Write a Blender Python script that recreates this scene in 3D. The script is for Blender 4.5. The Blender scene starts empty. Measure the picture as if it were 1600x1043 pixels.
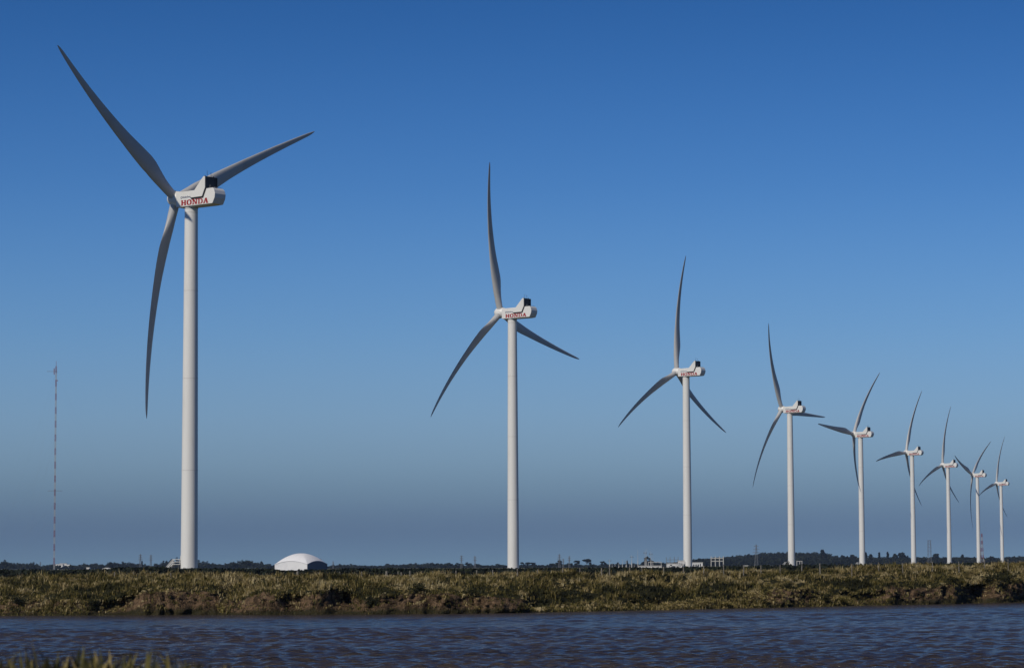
import bpy, math, random
import numpy as np
from mathutils import Vector, Matrix
R = math.radians
S = bpy.context.scene
col = S.collection

# ---------------------------------------------------------------- camera, sky, sun, exposure
F = 4255.6                      # focal length in pixels of the 1600-wide photograph
CZ = 2.9                        # camera height above the river
pitch = math.atan((885 - 521.5) / F); roll = 0.00396
fw = Vector((0, math.cos(pitch), math.sin(pitch)))
up0 = Vector((0, -math.sin(pitch), math.cos(pitch))); r0 = Vector((1, 0, 0))
rt = math.cos(roll) * r0 - math.sin(roll) * up0
upv = math.cos(roll) * up0 + math.sin(roll) * r0
cam_d = bpy.data.cameras.new('camera'); cam = bpy.data.objects.new('camera', cam_d); col.objects.link(cam)
cam_d.sensor_width = 36.0; cam_d.lens = F / 1600 * 36; cam_d.clip_start = 0.5; cam_d.clip_end = 40000
cam.matrix_world = Matrix(((rt.x, upv.x, -fw.x, 0), (rt.y, upv.y, -fw.y, 0), (rt.z, upv.z, -fw.z, CZ), (0, 0, 0, 1)))
cam_d.dof.use_dof = True; cam_d.dof.focus_distance = 420; cam_d.dof.aperture_fstop = 6.3
S.camera = cam

SUN_AZ = (-0.636, -0.772); SUN_EL = 40.5
W = bpy.data.worlds.new("World"); S.world = W; W.use_nodes = True
nt = W.node_tree; bg = nt.nodes['Background']
sky = nt.nodes.new('ShaderNodeTexSky'); sky.sky_type = 'NISHITA'; sky.sun_disc = False
sky.sun_elevation = R(SUN_EL); sky.sun_rotation = math.atan2(SUN_AZ[0], SUN_AZ[1])
sky.air_density = 1.0; sky.dust_density = 0.3; sky.ozone_density = 6.0
tc = nt.nodes.new('ShaderNodeTexCoord'); nrm = nt.nodes.new('ShaderNodeVectorMath'); nrm.operation = 'NORMALIZE'
sp = nt.nodes.new('ShaderNodeSeparateXYZ'); mr = nt.nodes.new('ShaderNodeMapRange')
mr.inputs['From Min'].default_value = 0.0; mr.inputs['From Max'].default_value = 0.6
rmp = nt.nodes.new('ShaderNodeValToRGB'); rmp.color_ramp.interpolation = 'B_SPLINE'
RAMP = [(0.0, (.28, .45, .76)), (.25, (.25, .40, .71)), (.75, (.175, .265, .52)), (1.4, (.265, .375, .59)), (2.2, (.39, .50, .71)),
        (3.2, (.47, .58, .79)), (5.0, (.44, .61, .84)), (8.0, (.27, .51, .82)), (12.2, (.12, .34, .61)), (18.0, (.095, .26, .50)), (30.0, (.08, .21, .42))]
els = rmp.color_ramp.elements
for i, (e, c) in enumerate(RAMP):
    p = min(1.0, math.sin(R(e)) / 0.6)
    el = els[i] if i < 2 else els.new(p)
    el.position = p; el.color = (*c, 1)
mx = nt.nodes.new('ShaderNodeMix'); mx.data_type = 'RGBA'; mx.blend_type = 'MULTIPLY'; mx.inputs[0].default_value = 1.0
L = nt.links.new
L(tc.outputs['Generated'], nrm.inputs[0]); L(nrm.outputs[0], sp.inputs[0]); L(sp.outputs['Z'], mr.inputs['Value'])
L(mr.outputs[0], rmp.inputs[0]); L(sky.outputs[0], mx.inputs[6]); L(rmp.outputs[0], mx.inputs[7])
L(mx.outputs[2], bg.inputs[0]); bg.inputs[1].default_value = 0.10

sl = bpy.data.lights.new('sun', 'SUN'); sun = bpy.data.objects.new('sun', sl); col.objects.link(sun)
sl.energy = 3.5; sl.angle = R(0.5); sl.color = (1.0, 0.925, 0.80)
sd = Vector((SUN_AZ[0] * math.cos(R(SUN_EL)), SUN_AZ[1] * math.cos(R(SUN_EL)), math.sin(R(SUN_EL)))).normalized()
sun.rotation_euler = sd.to_track_quat('Z', 'Y').to_euler(); sun.location = (-200, -120, 200)
S.view_settings.view_transform = 'Standard'; S.view_settings.look = 'None'
S.view_settings.exposure = -0.12; S.view_settings.gamma = 1.0; S.view_settings.use_curve_mapping = False
S.cycles.max_bounces = 6; S.cycles.volume_bounces = 0

def ray(px, py): return fw * F + rt * (px - 800) + upv * (521.5 - py)
def at_z(px, py, z):
    d = ray(px, py); t = (z - CZ) / d.z; return Vector((0, 0, CZ)) + d * t
def at_y(px, py, y):
    d = ray(px, py); return Vector((0, 0, CZ)) + d * (y / d.y)

# ---------------------------------------------------------------- helpers
def mat(name, base, rough=0.6, spec=0.5, noise=None, bump=None, attr=None, metal=0.0, transl=0.0):
    """base colour with optional [(scale, colour2, lo, hi), ...] object-space noise layers and bump (scale, strength, distance)"""
    m = bpy.data.materials.new(name); m.use_nodes = True; n = m.node_tree; b = n.nodes['Principled BSDF']
    b.inputs['Roughness'].default_value = rough; b.inputs['Specular IOR Level'].default_value = spec
    b.inputs['Metallic'].default_value = metal
    t = n.nodes.new('ShaderNodeTexCoord'); cur = None
    if attr:
        a = n.nodes.new('ShaderNodeAttribute'); a.attribute_name = 'tint'; rp = n.nodes.new('ShaderNodeValToRGB')
        while len(rp.color_ramp.elements) < len(attr): rp.color_ramp.elements.new(0.5)
        for k, (p, c) in enumerate(attr): rp.color_ramp.elements[k].position = p
        for k, (p, c) in enumerate(attr): rp.color_ramp.elements[k].color = (*c, 1)
        n.links.new(a.outputs['Fac'], rp.inputs[0]); cur = rp.outputs[0]
    for (sc, c2, lo, hi) in (noise or []):
        nz = n.nodes.new('ShaderNodeTexNoise'); mp = n.nodes.new('ShaderNodeMapping')
        mp.inputs['Scale'].default_value = sc if isinstance(sc, tuple) else (sc, sc, sc)
        nz.inputs['Scale'].default_value = 1.0; nz.inputs['Detail'].default_value = 6.0; nz.inputs['Roughness'].default_value = 0.6
        q = n.nodes.new('ShaderNodeMapRange'); q.inputs['From Min'].default_value = lo; q.inputs['From Max'].default_value = hi
        x = n.nodes.new('ShaderNodeMix'); x.data_type = 'RGBA'
        n.links.new(t.outputs['Object'], mp.inputs[0]); n.links.new(mp.outputs[0], nz.inputs['Vector'])
        n.links.new(nz.outputs['Fac'], q.inputs['Value']); n.links.new(q.outputs[0], x.inputs[0])
        if cur is None: x.inputs[6].default_value = (*base, 1)
        else: n.links.new(cur, x.inputs[6])
        x.inputs[7].default_value = (*c2, 1); cur = x.outputs[2]
    if cur is None: b.inputs['Base Color'].default_value = (*base, 1)
    else: n.links.new(cur, b.inputs['Base Color'])
    if bump:
        nz = n.nodes.new('ShaderNodeTexNoise'); mp = n.nodes.new('ShaderNodeMapping'); sc = bump[0]
        mp.inputs['Scale'].default_value = sc if isinstance(sc, tuple) else (sc, sc, sc)
        nz.inputs['Scale'].default_value = 1.0; nz.inputs['Detail'].default_value = 8.0
        bp = n.nodes.new('ShaderNodeBump'); bp.inputs['Strength'].default_value = bump[1]; bp.inputs['Distance'].default_value = bump[2]
        n.links.new(t.outputs['Object'], mp.inputs[0]); n.links.new(mp.outputs[0], nz.inputs['Vector'])
        n.links.new(nz.outputs['Fac'], bp.inputs['Height']); n.links.new(bp.outputs[0], b.inputs['Normal'])
    if transl:
        tr = n.nodes.new('ShaderNodeBsdfTranslucent'); ms = n.nodes.new('ShaderNodeMixShader'); ms.inputs[0].default_value = transl
        if cur is None: tr.inputs['Color'].default_value = (*base, 1)
        else: n.links.new(cur, tr.inputs['Color'])
        out = n.nodes['Material Output']
        n.links.new(b.outputs[0], ms.inputs[1]); n.links.new(tr.outputs[0], ms.inputs[2]); n.links.new(ms.outputs[0], out.inputs['Surface'])
    return m

class MB:
    def __init__(s): s.v = []; s.f = []
    def add(s, vs, fs):
        o = len(s.v); s.v += [tuple(v) for v in vs]; s.f += [tuple(i + o for i in f) for f in fs]; return s
    def box(s, x0, x1, y0, y1, z0, z1):
        return s.add([(x0,y0,z0),(x1,y0,z0),(x1,y1,z0),(x0,y1,z0),(x0,y0,z1),(x1,y0,z1),(x1,y1,z1),(x0,y1,z1)],
                     [(3,2,1,0),(4,5,6,7),(0,1,5,4),(1,2,6,5),(2,3,7,6),(3,0,4,7)])
    def bar(s, a, b, w, h=None, n=4):
        a = Vector(a); b = Vector(b); d = b - a
        if d.length < 1e-6: return s
        h = h or w; d.normalize(); u = d.cross(Vector((0, 0, 1)))
        if u.length < 1e-3: u = Vector((1, 0, 0))
        u.normalize(); v = u.cross(d)
        vs = []
        for p in (a, b):
            for k in range(n):
                t = 2 * math.pi * (k + .5) / n; q = 1.414 if n == 4 else 1
                vs.append(p + u * (math.cos(t) * w / 2 * q) + v * (math.sin(t) * h / 2 * q))
        fs = [(k, (k + 1) % n, n + (k + 1) % n, n + k) for k in range(n)] + [tuple(range(n))[::-1], tuple(range(n, 2 * n))]
        return s.add(vs, fs)
    def rings(s, rs, cap=True):
        n = len(rs[0]); o = len(s.v)
        for r in rs: s.v += [tuple(p) for p in r]
        for i in range(len(rs) - 1):
            for k in range(n): s.f.append((o+i*n+k, o+i*n+(k+1)%n, o+(i+1)*n+(k+1)%n, o+(i+1)*n+k))
        if cap: s.f.append(tuple(o + k for k in range(n))[::-1]); s.f.append(tuple(o + (len(rs)-1)*n + k for k in range(n)))
        return s
    def prism(s, poly, y0, y1):   # polygon in x,z extruded along y
        n = len(poly)
        return s.add([(x, y0, z) for x, z in poly] + [(x, y1, z) for x, z in poly],
                     [tuple(range(n)), tuple(range(n, 2*n))[::-1]] + [(k, n+k, n+(k+1)%n, (k+1)%n) for k in range(n)])
    def mesh(s, name, m, smooth=None):
        me = bpy.data.meshes.new(name); me.from_pydata(s.v, [], s.f)
        import bmesh
        bm = bmesh.new(); bm.from_mesh(me); bmesh.ops.recalc_face_normals(bm, faces=bm.faces)
        if smooth:
            for f in bm.faces: f.smooth = True
            for e in bm.edges:
                if len(e.link_faces) == 2 and e.calc_face_angle(0) > R(smooth): e.smooth = False
        bm.to_mesh(me); bm.free()
        if m: me.materials.append(m)
        return me
    def build(s, name, m, parent=None, smooth=None): return obj(name, s.mesh(name, m, smooth), parent)

def obj(name, me, parent=None, mw=None):
    o = bpy.data.objects.new(name, me); col.objects.link(o)
    if parent: o.parent = parent
    if mw is not None: o.matrix_basis = mw
    return o
def empty(name, loc, rz=0):
    o = bpy.data.objects.new(name, None); col.objects.link(o); o.location = loc; o.rotation_euler = (0, 0, rz); o.empty_display_size = .5; return o
def tag(o, label=None, cat=None, group=None, kind=None):
    for k, v in (('label', label), ('category', cat), ('group', group), ('kind', kind)):
        if v: o[k] = v
    return o
def np_mesh(name, V, Fc, m, tint=None, smooth=False):
    """V (n,3); Fc = list of index arrays (m,k) with any k"""
    me = bpy.data.meshes.new(name); me.vertices.add(len(V)); me.vertices.foreach_set('co', np.asarray(V, np.float32).ravel())
    tot = np.concatenate([np.full(len(f), f.shape[1], np.int32) for f in Fc]); li = np.concatenate([f.ravel() for f in Fc]).astype(np.int32)
    me.loops.add(len(li)); me.loops.foreach_set('vertex_index', li)
    me.polygons.add(len(tot)); me.polygons.foreach_set('loop_start', np.concatenate([[0], np.cumsum(tot)[:-1]]).astype(np.int32))
    me.polygons.foreach_set('loop_total', tot)
    if smooth: me.polygons.foreach_set('use_smooth', np.ones(len(tot), bool))
    if tint is not None:
        a = me.attributes.new('tint', 'FLOAT', 'POINT'); a.data.foreach_set('value', np.asarray(tint, np.float32))
    me.update(calc_edges=True); me.validate()
    if m: me.materials.append(m)
    return me
def grid_mesh(name, P, m, smooth=True, tint=None):
    ny, nx = P.shape[:2]; i = np.arange((ny-1)*(nx-1)); r = i // (nx-1); c = i % (nx-1); a = r*nx + c
    return np_mesh(name, P.reshape(-1, 3), [np.stack([a, a+1, a+nx+1, a+nx], 1)], m, smooth=smooth, tint=tint)

rng = np.random.default_rng(7); random.seed(7)
_lat = rng.random((256, 256))
def vnoise(x, y, s):
    x = np.asarray(x, float) * s + 97.3; y = np.asarray(y, float) * s + 41.7
    xi = np.floor(x).astype(int); yi = np.floor(y).astype(int); fx = x - xi; fy = y - yi
    fx = fx*fx*(3-2*fx); fy = fy*fy*(3-2*fy)
    g = lambda a, b: _lat[a % 256, b % 256]
    return (g(xi, yi)*(1-fx)*(1-fy) + g(xi+1, yi)*fx*(1-fy) + g(xi, yi+1)*(1-fx)*fy + g(xi+1, yi+1)*fx*fy)
def fbm(x, y, s, o=4):
    t = 0; a = 1; n = 0
    for k in range(o): t = t + a * vnoise(x, y, s * 2**k); n += a; a *= .55
    return t / n

# ---------------------------------------------------------------- the river
EDGE = [(-400, 962.5), (0, 961), (500, 959.5), (780, 957), (1050, 951.5), (1300, 946.5), (1600, 940), (2000, 930)]
EP = [at_z(x, y, 0.0) for x, y in EDGE]
EX = np.array([p.x for p in EP]); EY = np.array([p.y for p in EP])
EX = np.concatenate([[-3000, -300], EX, [300, 3000]]); EY = np.concatenate([[150, 165], EY, [330, 900]])
def edge_y(x): return np.interp(x, EX, EY)

M_water = bpy.data.materials.new('river_water'); M_water.use_nodes = True
n = M_water.node_tree; b = n.nodes['Principled BSDF']
b.inputs['Roughness'].default_value = 0.16; b.inputs['IOR'].default_value = 1.25
t = n.nodes.new('ShaderNodeTexCoord')
mp0 = n.nodes.new('ShaderNodeMapping'); mp0.inputs['Scale'].default_value = (.02, .06, 1)
nz0 = n.nodes.new('ShaderNodeTexNoise'); nz0.inputs['Scale'].default_value = 1.0; nz0.inputs['Detail'].default_value = 5
cr = n.nodes.new('ShaderNodeValToRGB'); cr.color_ramp.elements[0].position = .35; cr.color_ramp.elements[1].position = .7
cr.color_ramp.elements[0].color = (.040, .033, .027, 1); cr.color_ramp.elements[1].color = (.056, .045, .036, 1)
n.links.new(t.outputs['Object'], mp0.inputs[0]); n.links.new(mp0.outputs[0], nz0.inputs['Vector']); n.links.new(nz0.outputs['Fac'], cr.inputs[0])
n.links.new(cr.outputs[0], b.inputs['Base Color'])
prev = None
for sc, stg, dist in (((1.1, 3.6, 1), 1.0, .20), ((3.2, 9, 1), 1.0, .11), ((9, 22, 1), 1.0, .04)):
    mp = n.nodes.new('ShaderNodeMapping'); mp.inputs['Scale'].default_value = sc; mp.inputs['Rotation'].default_value = (0, 0, .3)
    nz = n.nodes.new('ShaderNodeTexNoise'); nz.inputs['Scale'].default_value = 1.0; nz.inputs['Detail'].default_value = 3
    bp = n.nodes.new('ShaderNodeBump'); bp.inputs['Strength'].default_value = stg; bp.inputs['Distance'].default_value = dist
    n.links.new(t.outputs['Object'], mp.inputs[0]); n.links.new(mp.outputs[0], nz.inputs['Vector']); n.links.new(nz.outputs['Fac'], bp.inputs['Height'])
    if prev: n.links.new(prev.outputs[0], bp.inputs['Normal'])
    prev = bp
n.links.new(prev.outputs[0], b.inputs['Normal'])

ty = [11.0]
while ty[-1] < 235: ty.append(ty[-1] * 1.0024 + .004)
ty = np.array(ty + [300, 500, 1200])
tx = np.concatenate([[-12, -6, -3, -1.5, -.8, -.45, -.32], np.linspace(-.26, .26, 430), [.32, .45, .8, 1.5, 3, 6, 12]])
GX = ty[:, None] * tx[None, :]; GY = np.repeat(ty[:, None], len(tx), 1)
GZ = np.zeros_like(GX)
for k in range(46):
    wl = 0.28 * 1.085**k if k < 34 else 3.0 + (k - 34) * .5
    th = rng.normal(math.pi/2 - .2, .42); kx = math.cos(th) * 2*math.pi/wl; ky = math.sin(th) * 2*math.pi/wl
    amp = .0165 * wl**.9 * (1.3 if wl < .9 else .42 if wl < 2 else .08)
    fade = np.clip((wl / (np.abs(GY) * .0024 * 2.2) - .6), 0, 1)
    ph = kx*GX + ky*GY + rng.random()*6.28 + 1.6*vnoise(GX, GY, .12 + .01*k)
    GZ += amp * fade * np.sin(ph)
gust = .45 + 1.1 * fbm(GX*.35, GY, .045, 3)
GZ = GZ * gust * np.clip((edge_y(GX) - GY - 1)/25, .2, 1) * (np.abs(GX) < GY*.33)
river = obj('river', grid_mesh('river', np.stack([GX, GY, GZ], 2), M_water)); tag(river, kind='structure')

# ---------------------------------------------------------------- the far bank
def crest_z(x):      # ground height of the crest (grass comes on top)
    xs = [-3000, -80, -40, 0, 20, 25, 32, 40, 80, 3000]; zs = [2.1, 2.2, 2.22, 2.22, 2.36, 2.48, 2.6, 2.8, 2.95, 2.9]
    return np.interp(x, xs, zs)
def px_of(x): return 800 + F * x / np.maximum(edge_y(x), 1)
BARE = [(-100, .5), (30, .45), (60, .5), (120, .35), (180, .5), (200, .95), (330, .95), (345, .3), (400, .9), (520, .95), (560, .5), (600, .9), (650, 1), (780, .95), (815, .8),
        (835, .1), (1000, .05), (1130, .15), (1190, .35), (1210, .95), (1262, .9), (1285, .3), (1340, .35), (1385, 1), (1500, .9), (1560, 1), (1650, .9), (1900, .5)]
BAREX = [b_[0] for b_ in BARE]; BAREV = [b_[1] for b_ in BARE]
def bare(x): return np.interp(px_of(x), BAREX, BAREV)
LOWG = [(0, 0.0), (1e9, 0)]
def bank_pt(x, s, disp=True):
    """s: metres back from the water edge along the ground plan; returns y, z"""
    x = np.asarray(x, float); s = np.asarray(s, float)
    cz = crest_z(x); br = bare(x)
    fh = .35 + .95 * br + .7 * (fbm(x, 0*s + 3.1, .33, 3) - .5) * (.4 + br)            # face height
    fwid = 1.9 - 1.05 * br + .5 * (vnoise(x, 0*s + 5, .5) - .5)
    q = np.clip(s / fwid, 0, 1)
    z = np.where(s < 0, s * .5, np.where(s < fwid, fh * (.75*q**.6 + .25*q**3), fh + (cz - fh) * np.clip((s - fwid) / 6.3, 0, 1)**.78))
    z = np.where(s > 9, cz - (cz - 1.62) * np.clip((s - 9) / 30, 0, 1), z)
    face = np.exp(-((s - fwid*.6) / .9)**2) * (.45 + .6*br)
    hum = np.clip(s - .2, 0, 1) * np.clip((12 - s)/3, .15, 1)
    z = z + (fbm(x, s, .9, 4) - .5) * .62 * hum + (vnoise(x, s*1.2, .28) - .5) * .35 * hum
    z = z + (vnoise(x, s, 4.5) - .5) * .22 * face + (vnoise(x, s*1.3, 9) - .5) * .14 * face
    back = (fbm(x, s*1.0 + z*.6, .55, 5) - .5) * 2.1 * face + (vnoise(x, 0*s + 9, .17) - .5) * 2.2 * np.clip(1.5 - np.abs(s)/8, 0, 1)
    back = back + (fbm(x, s*1.5 + z*1.4, 2.6, 3) - .5) * .5 * face + (vnoise(x, s*.5, 3.6) - .5) * .5 * face
    back = back + np.clip(fbm(x, 0*s + 77, .30, 2) - .56, 0, 1) * 9.0 * face
    return edge_y(x) + s + back, z
bx = np.concatenate([[-900, -400, -200, -120], np.arange(-75, 90, .11), [120, 200, 400, 900]])
bs = np.concatenate([[-3, -1, -.4], np.arange(-.1, 2.6, .06), np.arange(2.7, 9, .22), [9.6, 11, 14, 20, 30, 39.5]])
BX, BS = np.meshgrid(bx, bs); BY, BZ = bank_pt(BX, BS)
BY = BY + (rng.random(BY.shape) - .5) * .05 * np.exp(-((BS - .7)/.9)**2)
M_bank = mat('bank_soil', (.19, .125, .075), .95, .1, noise=[((1.4, 1.4, .9), (.06, .04, .024), .44, .58), (6, (.27, .185, .11), .55, .75), ((16, 16, 5), (.025, .018, .012), .50, .62)], bump=((11, 11, 3), 1.0, .25))
n = M_bank.node_tree; b = n.nodes['Principled BSDF']; prev_c = b.inputs['Base Color'].links[0].from_socket
at_ = n.nodes.new('ShaderNodeAttribute'); at_.attribute_name = 'tint'; x_ = n.nodes.new('ShaderNodeMix'); x_.data_type = 'RGBA'
n.links.new(at_.outputs['Fac'], x_.inputs[0]); x_.inputs[6].default_value = (.026, .026, .012, 1); n.links.new(prev_c, x_.inputs[7]); n.links.new(x_.outputs[2], b.inputs['Base Color'])
fw_ = 1.9 - 1.05*bare(BX)
soil = np.clip((BS - .05)/.22, .12, 1) * np.clip((fw_ + .35 - BS)/.35, 0, 1) * np.clip(bare(BX)*1.5 + (fbm(BX, BS, .8, 3) - .5)*1.1, 0, 1)  # waterline strip darkened: wet earth plus painted shade of the undercut
o = obj('far_bank', grid_mesh('far_bank', np.stack([BX, BY, BZ], 2), M_bank, tint=soil.ravel())); tag(o, kind='structure')

# the flat field behind, with the low wooded hill rising out of it
HILL = [(1060, 0), (1085, 1), (1110, 4), (1160, 9), (1200, 13.5), (1280, 12.5), (1310, 6), (1345, 5), (1400, 4), (1450, 4), (1520, 3), (1560, 3), (1600, 6), (1700, 8)]
def px_dir(X, Y): return 800 + F * X / np.maximum(Y, 1)
def hill_z(X, Y):
    h = np.interp(px_dir(X, Y), [a for a, _ in HILL], [c for _, c in HILL], left=0) * 4300 / F
    return h * np.exp(-((Y - 4600) / 520.)**2)
fy = np.concatenate([np.geomspace(180, 3300, 60), np.linspace(3400, 6000, 60), [7000, 9000, 13000, 20000]])
ft = np.concatenate([[-4, -2, -1, -.5, -.3], np.linspace(-.22, .3, 150), [.5, 1, 2, 4]])
FX = fy[:, None] * ft[None, :]; FY = np.repeat(fy[:, None], len(ft), 1)
FZ = 1.55 + (fbm(FX, FY, .01, 3) - .5) * .15 + hill_z(FX, FY)
FZ = np.where(FY < edge_y(FX) + 39, 1.2, FZ); FZ = np.where(FY < edge_y(FX) + 3, -2.5, FZ)
M_field = mat('field_grass', (.055, .06, .02), .9, .1, noise=[(.05, (.12, .10, .045), .42, .62), (1.2, (.03, .035, .014), .5, .7)])
o = obj('field', grid_mesh('field', np.stack([FX, FY, FZ], 2), M_field)); tag(o, kind='structure')

# near bank, where the camera stands
ny_ = np.concatenate([[-3000, -300, -60, -20], np.arange(-4, 20, .25), [24, 30]]); nx_ = np.concatenate([[-3000, -300, -60], np.arange(-8, 8.1, .15), [60, 300, 3000]])
NX, NY = np.meshgrid(nx_, ny_)
NZ = 1.98 + np.interp(NX, [-8, -2.2, -1.7, -1.25, 0], [.40, .36, .345, .335, .14]) * np.exp(-((NY - 10.5)/4)**2) + (fbm(NX, NY, 1.0, 3) - .5) * .14 - np.clip((NY - 12.2)/4.0, 0, 1.0)**1.1 * 2.9
M_near = mat('near_bank_soil', (.05, .045, .02), .95, .1, noise=[(3, (.09, .065, .035), .45, .65)])
o = obj('near_bank', grid_mesh('near_bank', np.stack([NX, NY, NZ], 2), M_near)); tag(o, kind='structure')

# ---------------------------------------------------------------- grass
def blades(P, h, w, lean, az, tint, segs=2):
    """P (n,3) roots; h,w,lean,az,tint (n,) -> V, faces, tint per vertex"""
    n_ = len(P); V = []; T = []
    side = np.stack([np.cos(az + 1.57), np.sin(az + 1.57), 0*az], 1); dr = np.stack([np.cos(az), np.sin(az), 0*az], 1)
    lv = np.linspace(0, 1, segs + 1)
    for k, q in enumerate(lv):
        c = P + dr * (lean * q**2 * h)[:, None] + np.array([0, 0, 1.0]) * (h * (q - .35 * lean * q**2))[:, None]
        if k < segs:
            ww = (w * (1 - .55*q))[:, None] * side * .5
            V += [c - ww, c + ww]
        else: V += [c]
    nv = 2*segs + 1; V = np.stack(V, 1).reshape(-1, 3); base = np.arange(n_) * nv
    fq = [np.stack([base + 2*k, base + 2*k + 1, base + 2*k + 3, base + 2*k + 2], 1) for k in range(segs - 1)]
    ft_ = [np.stack([base + 2*segs - 2, base + 2*segs - 1, base + 2*segs], 1)]
    return V, fq + ft_, np.repeat(tint, nv)

GRASS_RAMP = [(0.0, (.009, .012, .005)), (.22, (.034, .035, .010)), (.44, (.112, .096, .022)), (.62, (.21, .165, .048)), (.8, (.35, .265, .115)), (1.0, (.48, .40, .22))]
M_grass = mat('grass_blade', (.05, .06, .02), .7, .3, attr=GRASS_RAMP, transl=.15)
def tuft_field(name, n_t, xr, sr, per, hfun, keep, seed, tbase, wmul=1.0, spread=.16):
    r = np.random.default_rng(seed)
    x = r.uniform(xr[0], xr[1], n_t); s = sr[0] + (sr[1] - sr[0]) * r.random(n_t)
    k = r.random(n_t) < keep(x, s); x = x[k]; s = s[k]
    y, z = bank_pt(x, s); hh = hfun(x, s) * r.uniform(.6, 1.35, len(x)) * (.55 + .9*fbm(x, y, .7, 3))
    tt = tbase(x, s) + r.normal(0, .09, len(x))
    m_ = len(x); i = np.repeat(np.arange(m_), per); N = len(i)
    px = x[i] + r.normal(0, spread, N) * .6; ps = s[i] + r.normal(0, spread, N) * .6
    P = np.stack([px, y[i] + ps - s[i] - (.14 if hh.mean() < 0 else 0), z[i] + (.12 if hh.mean() < 0 else -.05)], 1)
    az = r.uniform(0, 6.28, N); lean = r.uniform(.15, .95, N)
    h = hh[i] * r.uniform(.5, 1.15, N); w = r.uniform(.025, .06, N) * wmul
    V, Fc, T = blades(P, h, w, lean, az, np.clip(tt[i] + r.normal(0, .16, N), 0, 1))
    o = obj(name, np_mesh(name, V, Fc, M_grass, T)); return o
XR = (-64, 76)
patch = lambda x, s: fbm(x + 11, s*1.5 + 30, .32, 4)
def slope_keep(x, s):
    fwid = 1.9 - 1.05 * bare(x); top = 1 / (1 + np.exp(-(s - fwid - .15 - .5*(fbm(x, 0*s, 1.3, 2) - .5)) / .09))
    return np.clip(np.maximum(top, np.clip(.8 - bare(x), 0, 1)*.8) * (.15 + 1.6*fbm(x, s, .8, 3)), 0, 1)
def slope_tint(x, s):
    up = np.clip((s - .8) / 6, 0, 1)
    return .18 + 1.1 * (patch(x, s) - .40) + .27*up**.7 + .65*(vnoise(x, s, 1.1) - .5) + .14*(1 - up)*(bare(x) > .3)
o = tuft_field('bank_grass', 21000, XR, (.1, 10.5), 18, lambda x, s: .20 + .30*vnoise(x + 5, s, 1.1)**1.5, slope_keep, 11, slope_tint, spread=.13)
tag(o, 'olive and straw coloured tussock grass covering the far river bank', 'grass', kind='stuff')
o = tuft_field('straw_grass', 4200, XR, (4.0, 10.5), 11, lambda x, s: .48 + 0*x, lambda x, s: np.clip((fbm(x, s + 50, .5, 3) - .40)*3.5, 0, .9), 12,
               lambda x, s: .74 + 0*x, .9, .10)
tag(o, 'tall dry straw tufts along the crest of the far bank', 'grass', kind='stuff')
o = tuft_field('hanging_roots', 15000, XR, (.1, 1.7), 9, lambda x, s: -.24 + 0*x, lambda x, s: np.where(s < 2.0 - 1.0*bare(x) + .25, .30 - .14*bare(x) + .5*(fbm(x, s*.5, 1.2, 3) - .5), 0), 13,
               lambda x, s: .48 + .9*(vnoise(x, s*.3, 2.4) - .5) + .15*np.clip(s, 0, 1), .7, .10)
tag(o, 'brown roots and dry stalks hanging down the eroded bank face', 'roots', kind='stuff')
o = tuft_field('lip_grass', 5200, XR, (.6, 2.2), 14, lambda x, s: .26 + 0*x, lambda x, s: np.exp(-((s - (2.0 - 1.05*bare(x)))/.16)**2) * .8 * (fbm(x, s, .9, 2) > .5), 15,
               lambda x, s: .46 + .5*(vnoise(x, s, 1.3) - .5), 1.0, .12)
tag(o, 'olive grass overhanging the upper edge of the eroded bank face', 'grass', kind='stuff')
def foot_keep(x, s):
    p = px_of(x); k = np.interp(p, [0, 25, 45, 60, 80, 110, 135, 790, 810, 900, 1020, 1060, 1180, 1200, 1240, 1275, 1290, 1385, 1400], [.9, .9, .2, .7, .9, .5, .12, .12, .6, .8, .8, 1, 1, .5, .2, .8, 1, 1, .12])
    return k
def foot_tint(x, s):
    p = px_of(x); return np.interp(p, [0, 120, 300, 800, 900, 1000, 1030, 1130, 1200, 1290, 1400, 1600], [.44, .4, .25, .3, .42, .45, .66, .60, .5, .5, .48, .3]) + .22*(vnoise(x, s, 1.1) - .5)
o = tuft_field('waterside_grass', 7000, XR, (-.25, .9), 12, lambda x, s: .22 + .12*(px_of(x) > 1015)*(px_of(x) < 1200), foot_keep, 14, foot_tint)
tag(o, 'green and yellowish plants along the water line of the far bank', 'plants', kind='stuff')

# near grass, out of focus at the bottom left
r = np.random.default_rng(21); N = 16000
x = r.uniform(-5.5, 3.5, N); y = r.uniform(9.2, 13.2, N)
zt = lambda x, y: 1.98 + np.interp(x, [-8, -2.2, -1.7, -1.25, 0], [.40, .36, .345, .335, .14]) * np.exp(-((y - 10.5)/4)**2) + (fbm(x, y, 1.0, 3) - .5)*.14 - np.clip((y - 12.2)/4.0, 0, 1.0)**1.1*2.9
hh = r.uniform(.09, .25, N) * (.75 + .5*vnoise(x, y, 2.2))
V, Fc, T = blades(np.stack([x, y, zt(x, y)], 1), hh, r.uniform(.014, .032, N), r.uniform(.05, .9, N), r.uniform(0, 6.28, N), np.clip(r.normal(.36, .22, N), 0, .95), 4)
tag(obj('near_grass', np_mesh('near_grass', V, Fc, M_grass, T)), 'blurred short green grass on the near river bank', 'grass', kind='stuff')
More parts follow.
